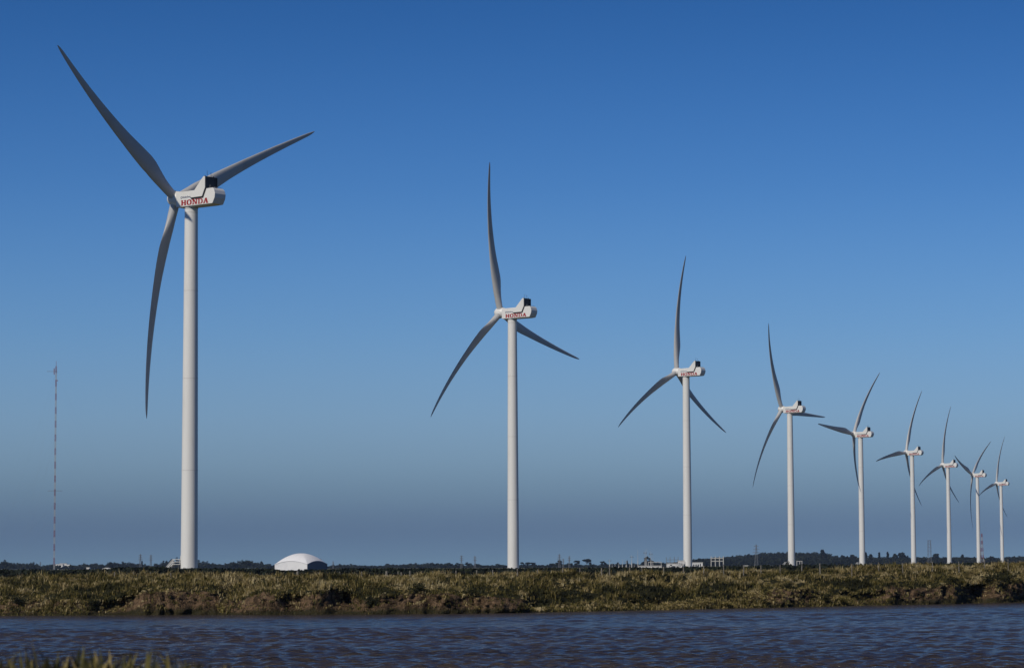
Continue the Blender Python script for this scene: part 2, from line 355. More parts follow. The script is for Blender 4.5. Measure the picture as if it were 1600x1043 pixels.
def weed(px, py_top, h, label, specs, ydist=11.6):
    p = at_y(px, py_top, ydist); base = p - Vector((0, 0, h)); rt_ = empty('weed', base)
    tag(rt_, label, 'plant', 'weeds sticking out of the near grass')
    for (dx, hh_, w_, tn) in specs:
        sp_ = []; segs = 7
        for k in range(segs + 1):
            q = k/segs; sp_.append((dx*q**2.0, .02*math.sin(3*q), hh_*(q - .25*abs(dx)/max(hh_, .01)*q*q), w_*(1 - q**1.5)*.5 + .0006))
        V = []; 
        for (a, b2, c, d) in sp_: V += [(a - d, b2, c), (a + d, b2 + .003, c)]
        Fc = [np.array([[2*k, 2*k+1, 2*k+3, 2*k+2] for k in range(segs)])]
        obj('leaf', np_mesh('leaf', np.array(V), Fc, M_grass, np.full(len(V), tn)), rt_)
weed(318, 1017, .40, 'forked dark weed with a drooping leaf, rightmost above the near grass', [(-.10, .37, .012, .2), (.035, .40, .008, .15), (-.005, .31, .014, .62)])
weed(41, 1010, .42, 'thin upright dark stalk at the far left of the near grass', [(.0, .42, .008, .12), (.02, .33, .008, .2)])
weed(57, 1011, .41, 'thin leaning dark stalk second from the left in the near grass', [(-.02, .41, .009, .12), (-.01, .3, .01, .4)])

# ---------------------------------------------------------------- wind turbines
M_white = mat('turbine_paint', (.71, .705, .68), .42, .4, noise=[((.35, .35, .05), (.63, .62, .59), .5, .72), ((1.6, 1.6, .35), (.55, .53, .48), .62, .85)])
M_blade = mat('blade_paint', (.45, .45, .445), .38, .4, noise=[(.3, (.38, .37, .355), .5, .8)])
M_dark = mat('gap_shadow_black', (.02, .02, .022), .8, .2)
M_rad = mat('radiator_black', (.018, .019, .022), .5, .5)
M_grey = mat('galvanised_grey', (.42, .42, .41), .5, .5, metal=.3)
M_seam = mat('flange_grey', (.55, .54, .515), .6, .3)
M_red = mat('lettering_red', (.30, .012, .014), .5, .4)
M_navy = mat('lettering_navy', (.04, .06, .14), .5, .4)
HT = 91.6; ZB = 1.55
def circ(r_, z, n_=48): return [(r_*math.cos(2*math.pi*k/n_), r_*math.sin(2*math.pi*k/n_), z) for k in range(n_)]
tw = MB(); Hh = HT - ZB
rad = lambda z: 2.08 - .46 * (z/Hh)**1.15
tw.rings([circ(rad(z), z) for z in np.linspace(0, Hh, 40)])
me_tower = tw.mesh('tower', M_white, 40)
me_fl = []
for q in (.012, .28, .53, .77, .985):
    z = Hh*q; rr_ = rad(z); me_fl.append(MB().rings([circ(rr_ - .02, z - .07), circ(rr_ + .03, z - .05), circ(rr_ + .03, z + .05), circ(rr_ - .02, z + .07)]).mesh('flange', M_seam, 30))
# entrance stair on the sunny left side of the tower
st = MB(); 
me_door = MB().box(-2.13, -2.0, -.45, .45, 2.35, 4.4).mesh('door', M_seam)
pl = MB(); pl.box(-3.9, -2.02, -.9, .9, 2.2, 2.3)
for yy in (-.85, .85):
    for xx in (-3.8, -2.4): pl.bar((xx, yy, 0), (xx, yy, 2.2), .10)
me_plat = pl.mesh('platform', mat('platform_grating', (.12, .12, .12), .6, .4, metal=.3))
M_dkst = mat('stair_dark_grating', (.10, .10, .10), .6, .4, metal=.3); stp = MB()
for k in range(10):
    xx = -3.95 - k*.19; zz = 2.1 - k*.215; stp.box(xx - .18, xx, -.85, .85, zz - .04, zz)
for yy in (-.88, .88): stp.bar((-3.9, yy, 2.2), (-5.9, yy, 0), .08, .25)
me_stair = stp.mesh('stair', M_dkst)
M_rl = mat('handrail_white', (.66, .66, .64), .5, .4); me_rails = []
for yy in (-.9, .9):
    rl = MB()
    for hgt in (.0, .6, 1.2):
        rl.bar((-2.1, yy, 2.3 + hgt), (-3.9, yy, 2.3 + hgt), .12); rl.bar((-3.9, yy, 2.3 + hgt), (-5.9, yy, hgt), .12)
    for xx in (-2.2, -3.9): rl.bar((xx, yy, 2.3), (xx, yy, 3.4), .06)
    rl.bar((-5.9, yy, 0), (-5.9, yy, 1.1), .06)
    me_rails.append(rl.mesh('handrail', M_rl))
me_foot = MB().rings([circ(4.2, -.3, 32), circ(4.2, .12, 32), circ(3.9, .2, 32)]).mesh('foundation', mat('concrete', (.35, .34, .31), .9, .2, noise=[(1.5, (.24, .23, .2), .45, .7)]), 30)

# nacelle in its own frame: +X towards the rotor, -Y is the lettered side, z = 0 on the rotor axis at the tower axis
def hull(pts, m, smooth=None, bevel=.08):
    import bmesh
    bm = bmesh.new()
    for p in pts: bm.verts.new(p)
    bmesh.ops.convex_hull(bm, input=bm.verts[:])
    bmesh.ops.dissolve_limit(bm, angle_limit=R(2), verts=bm.verts[:], edges=bm.edges[:])
    if bevel: bmesh.ops.bevel(bm, geom=bm.edges[:], offset=bevel, segments=2, affect='EDGES', profile=.5)
    me = bpy.data.meshes.new('nacelle'); bm.to_mesh(me); bm.free(); me.materials.append(m); return me
side = [(3.25, -1.95), (3.3, 1.72), (-9.5, 2.0), (-10.0, 1.45), (-10.35, .5), (-10.2, -.5), (-9.45, -1.85)]
pts = [(x_, s_*1.98, z_) for x_, z_ in side for s_ in (-1, 1)]
pts += [(2.2, s_*1.4, -2.12) for s_ in (-1, 1)] + [(-8.2, s_*1.4, -2.05) for s_ in (-1, 1)]
me_nac = hull(pts, M_white)
roofp = [(-1.95, .05), (-1.5, .6), (-1.0, 1.7), (-3.1, 1.82), (-6.15, 4.85), (-6.35, 5.0), (-6.8, 5.0), (-6.92, 4.9), (-6.92, 2.2), (-5.85, .12)]
import bmesh
def soft_prism(poly, y0, y1, m, name, bev=.05):
    me = MB().prism(poly, y0, y1).mesh(name, m); bm = bmesh.new(); bm.from_mesh(me)
    bmesh.ops.bevel(bm, geom=bm.edges[:], offset=bev, segments=2, affect='EDGES', profile=.5); bm.to_mesh(me); bm.free(); return me
me_cool = soft_prism(roofp, -2.14, 2.14, M_white, 'cooler_housing')
gp = MB()   # black plates painting the shadow gap below and behind the raised cooler housing
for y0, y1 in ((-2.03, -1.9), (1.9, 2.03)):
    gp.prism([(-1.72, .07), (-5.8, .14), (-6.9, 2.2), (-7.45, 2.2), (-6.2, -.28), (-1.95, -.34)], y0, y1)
me_gap_shade = gp.mesh('cooler_gap_shade', M_dark)
me_radi = MB().box(-6.99, -6.90, -1.95, 1.95, 2.2, 4.82).mesh('radiator', M_rad)
fn = MB()
for k in range(13): yy = -1.8 + k*.3; fn.box(-7.05, -6.985, yy - .03, yy + .03, 2.3, 4.75)
me_fins = fn.mesh('radiator_fins', mat('radiator_fin', (.05, .052, .058), .4, .5))
cf = MB(); cf.box(-7.25, -6.93, -2.1, -1.97, 2.15, 4.95); cf.box(-7.25, -6.93, 1.97, 2.1, 2.15, 4.95); cf.box(-7.25, -6.93, -1.96, 1.96, 4.83, 4.95)
cf.bar((-7.15, 1.35, 2.1), (-7.15, 1.35, 4.83), .09)
me_cfr = cf.mesh('radiator_frame', M_rad)
me_ants = [MB().bar((-6.5, -.9, 4.98), (-6.5, -.9, 6.5), .07).mesh('wind_sensor', M_rad), MB().bar((-6.5, .5, 4.98), (-6.5, .5, 6.3), .07).bar((-6.5, .5, 6.0), (-6.2, .5, 6.0), .05).mesh('wind_sensor', M_rad)]
me_lmp = [MB().box(-6.62, -6.4, 1.3, 1.55, 4.98, 5.3).mesh('warning_lamp', M_rad), MB().box(-6.6, -6.4, -1.75, -1.55, 4.98, 5.25).mesh('warning_lamp', M_rad)]
hs = MB()
for yy in (-1.3, 1.3): hs.bar((-9.4, yy, 1.98), (-9.4, yy, 2.2), .07)
hs.bar((-9.4, -1.3, 2.2), (-9.4, 1.3, 2.2), .07); me_hatch = hs.mesh('roof_rail', M_grey); me_strut = MB().bar((-7.2, -.7, 2.0), (-7.6, -.9, 2.9), .09).mesh('roof_strut', M_grey)
me_yaw = MB().rings([circ(1.68, -2.45, 40), circ(1.75, -1.9, 40)]).mesh('yaw_ring', M_seam, 30)

# lettering: slab-serif capitals built as thin plates
def letters():
    out = []; T_ = .30; Sf = .17; o_ = 0
    def plate(polys, x): out.append([[(x + a, c) for a, c in p] for p in polys])
    Hc = 1.0
    rect = lambda a, b2, c, d: [(a, c), (b2, c), (b2, d), (a, d)]
    serif = lambda xc, w: [rect(xc - w/2, xc + w/2, 0, .13)]
    tserif = lambda xc, w: [rect(xc - w/2, xc + w/2, .87, 1.0)]
    Hl = [rect(.10, .44, .13, .87), rect(.88, 1.22, .13, .87), rect(.40, .92, .41, .59)] + serif(.26, .52) + serif(1.06, .52) + tserif(.26, .52) + tserif(1.06, .52)
    def ring(cx, rx, ry, tx_, ty_, a0=0, a1=2*math.pi, n_=22):
        ps = []
        for k in range(n_):
            t0 = a0 + (a1-a0)*k/n_; t1 = a0 + (a1-a0)*(k+1)/n_
            e = lambda t, X, Y: (cx + X*math.copysign(abs(math.cos(t))**.8, math.cos(t)), .5 + Y*math.copysign(abs(math.sin(t))**.8, math.sin(t)))
            ps.append([e(t0, rx, ry), e(t1, rx, ry), e(t1, rx-tx_, ry-ty_), e(t0, rx-tx_, ry-ty_)])
        return ps
    Ol = ring(.66, .64, .52, .34, .17)
    Nl = [rect(.16, .36, .13, .87), rect(1.02, 1.22, .13, .87), [(.16, 1.0), (.48, 1.0), (1.22, 0), (.92, 0)]] + serif(.26, .50) + tserif(.16, .40) + tserif(1.12, .50)
    Dl = [rect(.12, .40, .13, .87)] + [rect(0, .62, 0, .13), rect(0, .62, .87, 1.0)] + ring(.60, .62, .5, .29, .13, -math.pi/2, math.pi/2, 14)
    Al = [[(.12, .13), (.32, .13), (.74, 1.0), (.54, 1.0)], [(.80, .13), (1.18, .13), (.88, 1.0), (.50, 1.0)], rect(.36, .98, .30, .42)] + serif(.22, .44) + serif(1.02, .56)
    x = 0
    for gl, wd in ((Hl, 1.44), (Ol, 1.44), (Nl, 1.50), (Dl, 1.36), (Al, 1.30)): plate(gl, x); x += wd
    return out, x
LT, LW = letters()
def letter_mesh(polys, sx, sz, x0, z0, y, m, name='letter'):
    mb = MB()
    for i, p in enumerate(polys):
        for sh in (-.035, .035):
            dy = .0016 * (i % 4) + (.0008 if sh > 0 else 0)
            q = [(x0 - (a + sh)*sx, z0 + c*sz) for a, c in p]; mb.prism(q, y - .02 - dy, y)
    return mb.mesh(name, m)
me_let = [letter_mesh(p, 9.0/LW, 1.32, 1.6, -1.68, -1.975, M_red) for p in LT]
# small line: a round emblem and "Honda Energy" in plain type
tcv = bpy.data.curves.new('small_lettering', 'FONT'); tcv.body = 'Honda Energy'; tcv.size = .72; tcv.extrude = .012; tcv.offset = .02
to_ = bpy.data.objects.new('tmp', tcv); col.objects.link(to_); bpy.context.view_layer.update()
me_small = bpy.data.meshes.new_from_object(to_.evaluated_get(bpy.context.evaluated_depsgraph_get())); bpy.data.objects.remove(to_)
wd_ = max(v.co.x for v in me_small.vertices)
for v in me_small.vertices: xx, yy, zz = v.co; v.co = (1.15 - xx/wd_*3.0, -1.99 - zz, .16 + yy*.9)
me_small.name = 'small_lettering'; me_small.materials.clear(); me_small.materials.append(M_navy)
em = MB(); em.rings([[(1.5 + r_*math.cos(t_), -1.99 - d_, .30 + r_*math.sin(t_)) for t_ in np.linspace(0, 6.283, 17)[:-1]] for r_, d_ in ((.3, 0), (.3, .015), (.17, .015), (.17, 0))], cap=False)
me_emb = em.mesh('round_emblem', M_navy)

for m_ in [me_nac, me_cool, me_gap_shade, me_radi, me_fins, me_cfr, me_hatch, me_strut] + me_ants + me_lmp:
    for v in m_.vertices:
        if v.co.x < 0: v.co.x *= .925

# rotor in its own frame: +X along the axis away from the tower, Z up, blades in the YZ plane
OV = 5.069; RB = 54.9
prof = [(-1.85, 1.62), (-1.5, 1.82), (-.6, 1.92), (.4, 1.92), (1.1, 1.78), (1.7, 1.48), (2.15, 1.08), (2.45, .60), (2.55, .02)]
me_hub = MB().rings([[(x_, r_*math.cos(2*math.pi*k/40), r_*math.sin(2*math.pi*k/40)) for k in range(40)] for x_, r_ in prof]).mesh('hub', M_white, 35)
me_neck = MB().rings([[(x_, r_*math.cos(2*math.pi*k/32), r_*math.sin(2*math.pi*k/32)) for k in range(32)] for x_, r_ in ((-2.0, 1.3), (-1.8, 1.3))]).mesh('main_shaft_seal', M_dark, 35)
def blade_mesh(bow=2.9, tip_b=-.52):
    rs = []; nst = 46; NP = 28
    rr = [1.3 + (RB - 1.3) * (k/(nst-1))**1.0 for k in range(nst)] 
    rr[-1:] = [RB - .25, RB]
    for r_ in rr:
        q = r_/RB
        c = np.interp(q, [0, .05, .10, .17, .23, .30, .4, .5, .6, .7, .8, .9, .96, .99, 1.0], [2.3, 2.3, 2.6, 3.55, 4.05, 3.75, 3.10, 2.65, 2.25, 1.88, 1.50, 1.12, .82, .48, .12])
        tk = np.interp(q, [0, .05, .10, .17, .23, .35, .5, .8, 1], [1.0, 1.0, .82, .52, .38, .28, .23, .18, .16])
        tws = R(np.interp(q, [0, .15, .25, .4, .6, .8, 1], [14, 13.5, 11, 7.5, 4.5, 2.5, 1.5])) + R(PITCH)
        rd = np.interp(q, [0, .06, .2, 1], [1, 1, 0, 0]); pa = .5*rd + .30*(1-rd)
        off = tip_b*q*q + bow*4*q*(1-q)*.75
        ring_ = []
        for k in range(NP):
            t_ = 2*math.pi*k/NP; xc = .5*(1 + math.cos(t_))            # 1 at TE, 0 at LE
            yt = 5*.2*(.2969*math.sqrt(xc) - .126*xc - .3516*xc**2 + .2843*xc**3 - .1036*xc**4)/.2
            ya = math.copysign(1, math.sin(t_))*yt*tk*(.9 if math.sin(t_) > 0 else 1.0) if abs(math.sin(t_)) > 1e-6 else 0
            yc = .5*math.sin(t_)*tk
            yy = rd*yc + (1-rd)*ya*1.0
            ch = (xc - pa)*c; th = yy*c
            # chord direction: towards the trailing edge is +Y ; rotating the leading edge towards the wind (+X)
            ring_.append((off + th*math.cos(tws) - ch*math.sin(tws), ch*math.cos(tws) + th*math.sin(tws), r_))
        rs.append(ring_)
    return MB().rings(rs).mesh('blade', M_blade, 60)
PITCH = 3.0
me_blade = blade_mesh()
me_root = MB().rings([[(1.22*math.cos(2*math.pi*k/32), 1.22*math.sin(2*math.pi*k/32), z_) for k in range(32)] for z_ in (1.45, 1.78)]).mesh('blade_root', M_seam, 30)

TT = [(299,324),(800.5,498),(1072,588),(1234,645),(1344.5,683),(1425,711),(1481,730),(1527,745),(1564,758)]
YAW = [35.9, 34.4, 35.6, 33.4, 34.4, 34.1, 32.4, 31.7, 31.2]; ROT = [65.0, 104.2, 119.3, 92.3, 35.1, 20.7, 7.9, 49.3, 13.4]
TILT = R(5.7)
TL = ['largest white wind turbine, nearest of the row, beside the white stair on the left', 'second largest wind turbine, standing alone in the middle with one blade pointing straight up',
      'third wind turbine from the left, rising from behind the low white substation building', 'fourth wind turbine from the left, in front of the left part of the wooded hill',
      'fifth wind turbine from the left, one blade stretched almost level to the left', 'sixth wind turbine from the left, standing left of the grey lattice pylon',
      'seventh wind turbine from the left, standing right of the grey lattice pylon', 'eighth wind turbine from the left, just left of the red and white lattice tower',
      'smallest and farthest wind turbine, at the right end of the row']
for i in range(9):
    P = at_z(*TT[i], HT); al = R(YAW[i]); base = Vector((P.x, P.y, ZB))
    t_ = empty('wind_turbine', base); tag(t_, TL[i], 'wind turbine', 'wind turbines standing in a row across the field')
    tower = obj('tower', me_tower, t_)
    for m_ in me_fl: obj('flange', m_, tower)
    srot = Matrix.Rotation(R([-4, -100, 30, 12, 20, 40, 60, 80, 100][i]), 4, 'Z')
    for m_, nm in ((me_door, 'door'), (me_plat, 'platform'), (me_stair, 'stair'), (me_rails[0], 'handrail'), (me_rails[1], 'handrail')): obj(nm, m_, t_, srot)
    obj('foundation', me_foot, t_)
    # world frame of the nacelle: X -> (-cos, sin), lettered side -Y faces the camera
    nx = Vector((-math.cos(al), math.sin(al), 0)); nyv = Vector((-nx.y, nx.x, 0))      # +Y = Z x X
    # camera side must be -Y... Z x X = (-sin, -cos) points to the camera, so mirror by using the mesh flipped in Y
    NM = Matrix(((nx.x, nyv.x, 0, 0), (nx.y, nyv.y, 0, 0), (0, 0, 1, HT + 2.0 - ZB), (0, 0, 0, 1)))
    nac = obj('nacelle', me_nac, t_, NM)
    obj('yaw_ring', me_yaw, nac)
    FY_ = Matrix.Diagonal((1, -1, 1, 1))
    for m_, nm in ((me_cool, 'cooler_housing'), (me_gap_shade, 'cooler_gap_shade'), (me_radi, 'radiator'), (me_fins, 'radiator_fins'), (me_cfr, 'radiator_frame'), (me_ants[0], 'wind_sensor'), (me_ants[1], 'wind_sensor'), (me_lmp[0], 'warning_lamp'), (me_lmp[1], 'warning_lamp'), (me_hatch, 'roof_rail'), (me_strut, 'roof_strut')):
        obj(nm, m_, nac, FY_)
    if i < 5:
        for m_ in me_let: obj('letter', m_, nac, FY_)
        obj('small_lettering', me_small, nac, FY_); obj('round_emblem', me_emb, nac, FY_)
    else:
        for m_ in me_let: obj('letter', m_, nac, FY_)
    ax = Vector((-math.cos(al)*math.cos(TILT), math.sin(al)*math.cos(TILT), math.sin(TILT)))
    hz = Vector((math.sin(al), math.cos(al), 0)); vv = hz.cross(ax)
    if vv.z < 0: vv = -vv
    Hc = Vector((0, 0, HT + 2.0 - ZB)) + OV*Vector((-math.cos(al), math.sin(al), 0)) + Vector((0, 0, OV*math.sin(TILT)))
    def rotor_m(a):   # local X->ax, Z->blade direction, Y->trailing side (clockwise seen by the camera)
        z_ = math.sin(a)*hz + math.cos(a)*vv; y_ = math.cos(a)*hz - math.sin(a)*vv
        return Matrix(((ax.x, y_.x, z_.x, Hc.x), (ax.y, y_.y, z_.y, Hc.y), (ax.z, y_.z, z_.z, Hc.z), (0, 0, 0, 1)))
    m0 = rotor_m(R(ROT[i])); hub = obj('hub', me_hub, t_, m0); obj('shaft_seal', me_neck, hub)
    for k in range(3):
        bl = obj('blade', me_blade, t_, rotor_m(R(ROT[i] + 120*k))); obj('blade_root', me_root, bl)

# ---------------------------------------------------------------- lattice structures
def lattice(mb, h, w0, w1, n_, r_, z0=0.0, cx=0, cy=0):
    zs = [z0 + h*k/n_ for k in range(n_ + 1)]; ww = [w0 + (w1 - w0)*k/n_ for k in range(n_ + 1)]
    cs = [[(cx + sx*w/2, cy + sy*w/2, z) for sx, sy in ((-1,-1),(1,-1),(1,1),(-1,1))] for z, w in zip(zs, ww)]
    for k in range(n_):
        for j in range(4):
            mb.bar(cs[k][j], cs[k+1][j], r_); mb.bar(cs[k][j], cs[k+1][(j+1)%4], r_*.6); mb.bar(cs[k+1][j], cs[k+1][(j+1)%4], r_*.6)
    return mb
M_steel = mat('pylon_steel', (.16, .165, .17), .6, .4, metal=.2)
M_mred = mat('mast_red', (.20, .035, .03), .6, .3); M_mwhite = mat('mast_white', (.36, .36, .37), .6, .3)
# tall guyed mast
D = 1250; pb = at_y(84.5, 890, D); pt = at_y(86, 572, D); ht = pt.z - 1.55
mast = empty('radio_mast', (pb.x, D, 1.55)); tag(mast, 'very tall thin red and white banded radio mast left of the nearest turbine', 'radio mast')
nb = 30; bh = ht/nb
msr = lattice(MB(), bh, .50, .50, 3, .085); mr_, mw_ = msr.mesh('mast_section', M_mred), msr.mesh('mast_section', M_mwhite)
for k in range(nb): obj('mast_section', mr_ if (nb-k) % 2 else mw_, mast, Matrix.Translation((0, 0, k*bh)))
MB().bar((-4.2, 0, ht*.975), (.6, 0, ht*.975), .14).build('antenna_arm', M_steel, mast)
MB().bar((-3.2, 0, ht*.392), (3.4, 0, ht*.392), .14).build('antenna_arm', M_steel, mast)
an_ = MB(); an_.bar((-.9, 0, ht*.96), (-.9, 0, ht*.99), .3); an_.bar((.3, 0, ht*.93), (.9, 0, ht*.93), .35); an_.bar((0, 0, ht), (0, 0, ht + 2.5), .12); an_.build('antenna', M_mred, mast)
gw = MB()
for k in range(3):
    a = R(20 + 120*k)
    for q in (.33, .66, .97): gw.bar((0, 0, ht*q), (45*math.cos(a), 45*math.sin(a), 0), .012)
gw.build('guy_wires', M_steel, mast)

def pylon(px, ytop, D, label, w=None, arms=3, m=None, h_over=None):
    p = at_y(px, ytop, D); zb = 1.5 + float(hill_z(np.array(p.x), np.array(D*1.0))); h = p.z - zb; w = w or h*.16
    o = empty('power_pylon', (p.x, D, zb)); tag(o, label, 'pylon', 'lattice power pylons on the horizon')
    lattice(MB(), h*.62, w, w*.42, 5, .28).build('lattice_body', m or M_steel, o)
    lattice(MB(), h*.38, w*.42, w*.12, 4, .24, z0=h*.62).build('lattice_top', m or M_steel, o)
    for k in range(arms):
        z = h*(.64 + .14*k); L_ = h*(.17 - .03*k)
        MB().bar((-L_, 0, z), (L_, 0, z), .3).bar((-L_, 0, z), (0, 0, z + h*.05), .2).bar((L_, 0, z), (0, 0, z + h*.05), .2).build('cross_arm', m or M_steel, o)
for a in [(219.5, 865, 3000, 'thin dark pylon above the treeline, left of the two between mast and nearest turbine'), (235.8, 866, 3100, 'thin dark pylon above the treeline, right of the two between mast and nearest turbine'),
          (63, 877, 4200, 'tiny faint pylon just left of the tall banded mast'), (500.5, 872, 3800, 'faint pylon behind the right side of the white dome hall'), (520.5, 876, 3600, 'small dark pylon just right of the white dome hall'),
          (721, 867, 3000, 'left pylon of the pair among umbrella-shaped trees near the middle turbine'), (742, 868, 3000, 'right pylon of the pair among umbrella-shaped trees near the middle turbine'),
          (874, 865, 3000, 'tallest dark pylon right of the middle turbine'), (880, 872, 3600, 'lower pale pylon close behind the tallest one right of the middle turbine'), (889.5, 868, 3300, 'right pylon of the three right of the middle turbine'),
          (1181.5, 850, 2900, 'pale grey pylon standing in front of the wooded hill')]: pylon(*a, m=None if '_pale' not in a[3] else M_grey)
# the squat lattice pylon and the red and white tower at the right
p = at_y(1452, 843.5, 3400); o = empty('lattice_tower', (p.x, 3400, 2.0)); tag(o, 'grey lattice tower with four levels of platforms between the sixth and seventh turbines', 'lattice tower')
h = p.z - 2.0; lattice(MB(), h, 4.2, 3.2, 10, .22).build('lattice_body', M_steel, o)
for q in (.99, .86, .72, .58): MB().bar((-2.6, 0, h*q), (2.6, 0, h*q), .35).bar((-2.6, 1.8, h*q), (2.6, 1.8, h*q), .35).build('platform', M_steel, o)
p = at_y(1534, 833, 3600); h = p.z - 2.0; o = empty('lattice_tower', (p.x, 3600, 2.0)); tag(o, 'red and white banded lattice tower right of the eighth turbine', 'lattice tower')
for k in range(9):
    w0 = 4.0 - 3.0*k/9; w1 = 4.0 - 3.0*(k+1)/9
    lattice(MB(), h/9, w0, w1, 2, .30).build('tower_section', M_mred if k % 2 == 0 else M_mwhite, o, None).location = (0, 0, h*k/9)

# ---------------------------------------------------------------- the white dome hall
M_fab = mat('white_fabric', (.74, .74, .75), .55, .3, noise=[(.25, (.66, .66, .68), .5, .7)]); 
M_fab_shade = mat('shaded_white_fabric', (.10, .115, .16), .6, .3)  # white fabric with its shade put into the colour, for the right-hand wall
Dd = 1400; k_ = Dd/F; pc = at_y(480, 889, Dd)
side_ = 59.8*k_; beta = R(27.7); hall = empty('dome_hall', (pc.x, Dd, 1.55), 0)
tag(hall, 'white tent-like hall with a domed roof and arched walls behind the bank', 'hall')
ex = Vector((-math.cos(beta), math.sin(beta), 0)); ey = Vector((math.sin(beta), math.cos(beta), 0))
hw = (889 - 882.6)*k_ ; arch = 5.2*k_; dome = 17.3*k_
def hp(u, v, z): return ex*((u+1)/2*side_) + ey*((v+1)/2*side_) + Vector((0, 0, z))
def hz_(u, v):
    m_ = max(abs(u), abs(v)); k = 0 if m_ < 1e-6 else min(abs(u), abs(v))/m_
    return hw + 1.0 + dome*(1 - m_**1.95) + arch*(1 - k*k)*m_**1.5
NN = 33; V = []; us = np.linspace(-1, 1, NN)
for v in us:
    for u in us: V.append(hp(u, v, hz_(u, v)))
i = np.arange((NN-1)**2); r_i = i//(NN-1); c_i = i % (NN-1); a = r_i*NN + c_i
me = np_mesh('roof', np.array([tuple(v) for v in V]), [np.stack([a, a+1, a+NN+1, a+NN], 1)], M_fab, smooth=False)
bm = bmesh.new(); bm.from_mesh(me); bmesh.ops.recalc_face_normals(bm, faces=bm.faces)
for f in bm.faces: f.smooth = True
for e in bm.edges:
    if len(e.link_faces) == 2 and e.calc_face_angle(0) > R(9): e.smooth = False
bm.to_mesh(me); bm.free()
obj('roof', me, hall)
def wallp(fix, val, m, n_=NN):
    mb = MB()
    for k in range(NN - 1):
        q = []
        for u in (us[k], us[k+1]): q.append((u, val) if fix == 'v' else (val, u))
        z0, z1 = hz_(*q[0]) - .05, hz_(*q[1]) - .05
        mb.add([hp(*q[0], 0), hp(*q[1], 0), hp(*q[1], z1), hp(*q[0], z0)], [(0, 1, 2, 3)])
    return mb.build('wall', m, hall)
wallp('v', -1, M_fab); wallp('v', 1, M_fab); wallp('u', 1, M_fab)
wallp('u', -1, M_fab_shade)
tr_ = MB(); 
for k in range(NN-1):
    tr_.bar(hp(us[k], -1, hz_(us[k], -1)) - ey*.05, hp(us[k+1], -1, hz_(us[k+1], -1)) - ey*.05, .25)
    tr_.bar(hp(-1, us[k], hz_(-1, us[k])), hp(-1, us[k+1], hz_(-1, us[k+1])), .25)
tr_.build('eaves_trim', M_fab, hall)

# ---------------------------------------------------------------- substation and small buildings
M_bwhite = mat('white_render', (.72, .71, .68), .7, .3, noise=[(.6, (.6, .58, .54), .5, .75)]); M_win = mat('window_dark', (.03, .035, .045), .2, .6); M_conc = mat('pale_concrete', (.45, .44, .41), .8, .2)
def bldg(name, x0, x1, ytop, D, label, depth=14, wins=(), cat='building', ybase=None, roof=None):
    a = at_y(x0, ytop, D); b2 = at_y(x1, ytop, D); w = b2.x - a.x; zb = 1.4; h = a.z - zb
    o = empty(name, (a.x, D, zb)); tag(o, label, cat)
    MB().box(0, w, 0, depth, 0, h).build('wall', M_bwhite, o)
    if roof == 'gable': MB().prism([(-.4, h), (w + .4, h), (w/2, h + w*.22)], -.4, depth + .4).build('roof', M_bwhite, o)
    else: MB().box(-.25, w + .25, -.25, depth + .25, h - .02, h + .3).build('roof', M_conc, o)
    s = D/F
    for (wx0, wx1, wy0, wy1) in wins:
        zt = at_y(x0, wy0, D).z - zb; zl = at_y(x0, wy1, D).z - zb
        wo = MB().box((wx0-x0)*s, (wx1-x0)*s, -.06, .05, zl, zt).build('window', M_win, o)
        MB().box((wx0-x0)*s - .1, (wx1-x0)*s + .1, -.18, -.0, zl - .15, zl - .02).build('sill', M_conc, wo)
    return o
SD = 1900
bldg('low_building', 1043, 1066, 880, SD, 'low white building left of the third turbine with an outside stair', 12, [(1047, 1050, 881.5, 883), (1050, 1055, 883.5, 887), (1056, 1060, 884, 887), (1045, 1046, 883, 888)])
bldg('annex_building', 1060.5, 1073, 875.5, SD + 14, 'taller white block just left of the third turbine tower', 10, [])
bldg('low_building', 1078, 1098, 878.3, SD, 'low white building with a row of windows right of the third turbine', 12, [(1083, 1085, 881, 886), (1086.5, 1088.5, 881, 886), (1090, 1092, 881, 886), (1093.5, 1095, 880, 884)])
bldg('perimeter_wall', 997, 1034, 883.6, SD - 20, 'long low white wall in front of the switchyard', .4, cat='wall')
st_ = MB(); pa_ = at_y(1053, 887, SD - 12); 
sto = empty('outside_stair', (pa_.x, SD - 8, 1.4)); tag(sto, 'grey outside stair leaning against the low white building', 'stair')
MB().bar((0, 0, 0), (4.2, 0, 2.9), .5, .25).build('stringer', M_conc, sto); MB().bar((0, -.6, 1.0), (4.2, -.6, 3.9), .14).build('handrail', M_steel, sto)
def gantry(xs, ys, D, label, ybot, extra=None, m=None, w=.5):
    p = at_y(xs[0], ys[0], D); s = D/F; zb = 1.4; o = empty('switchyard_gantry', (p.x, D, zb)); tag(o, label, 'gantry', 'steel gantries of the substation')
    top = p.z - zb
    for x_ in xs: MB().box((x_-xs[0])*s - w/2, (x_-xs[0])*s + w/2, -w/2, w/2, 0, top).build('column', m or M_conc, o)
    for j, yb_ in enumerate(ys[1:]):
        z = at_y(xs[0], yb_, D).z - zb; MB().box(0, (xs[-1]-xs[0])*s, -w*.35, w*.35, z - w/2, z + w/2).build('beam', m or M_conc, o)
gantry([1111, 1117.5, 1124, 1130], [868.5, 871.5, 876], 1750, 'pale gantry frame with four columns and two beams before the hill', 0)
gantry([1013, 1033], [877, 877.6], SD - 30, 'wide pale gantry over the long low white wall', 0, w=.35)
gantry([1041, 1047, 1053.5, 1059.5], [869.5, 874, 878], SD + 40, 'thin dark gantry rising behind the low white building', 0, m=M_steel, w=.3)
gantry([1245, 1249.5, 1253], [875.5, 876.2], 2300, 'tiny pale frame in front of the hill just right of the fourth turbine', 0, w=.5)
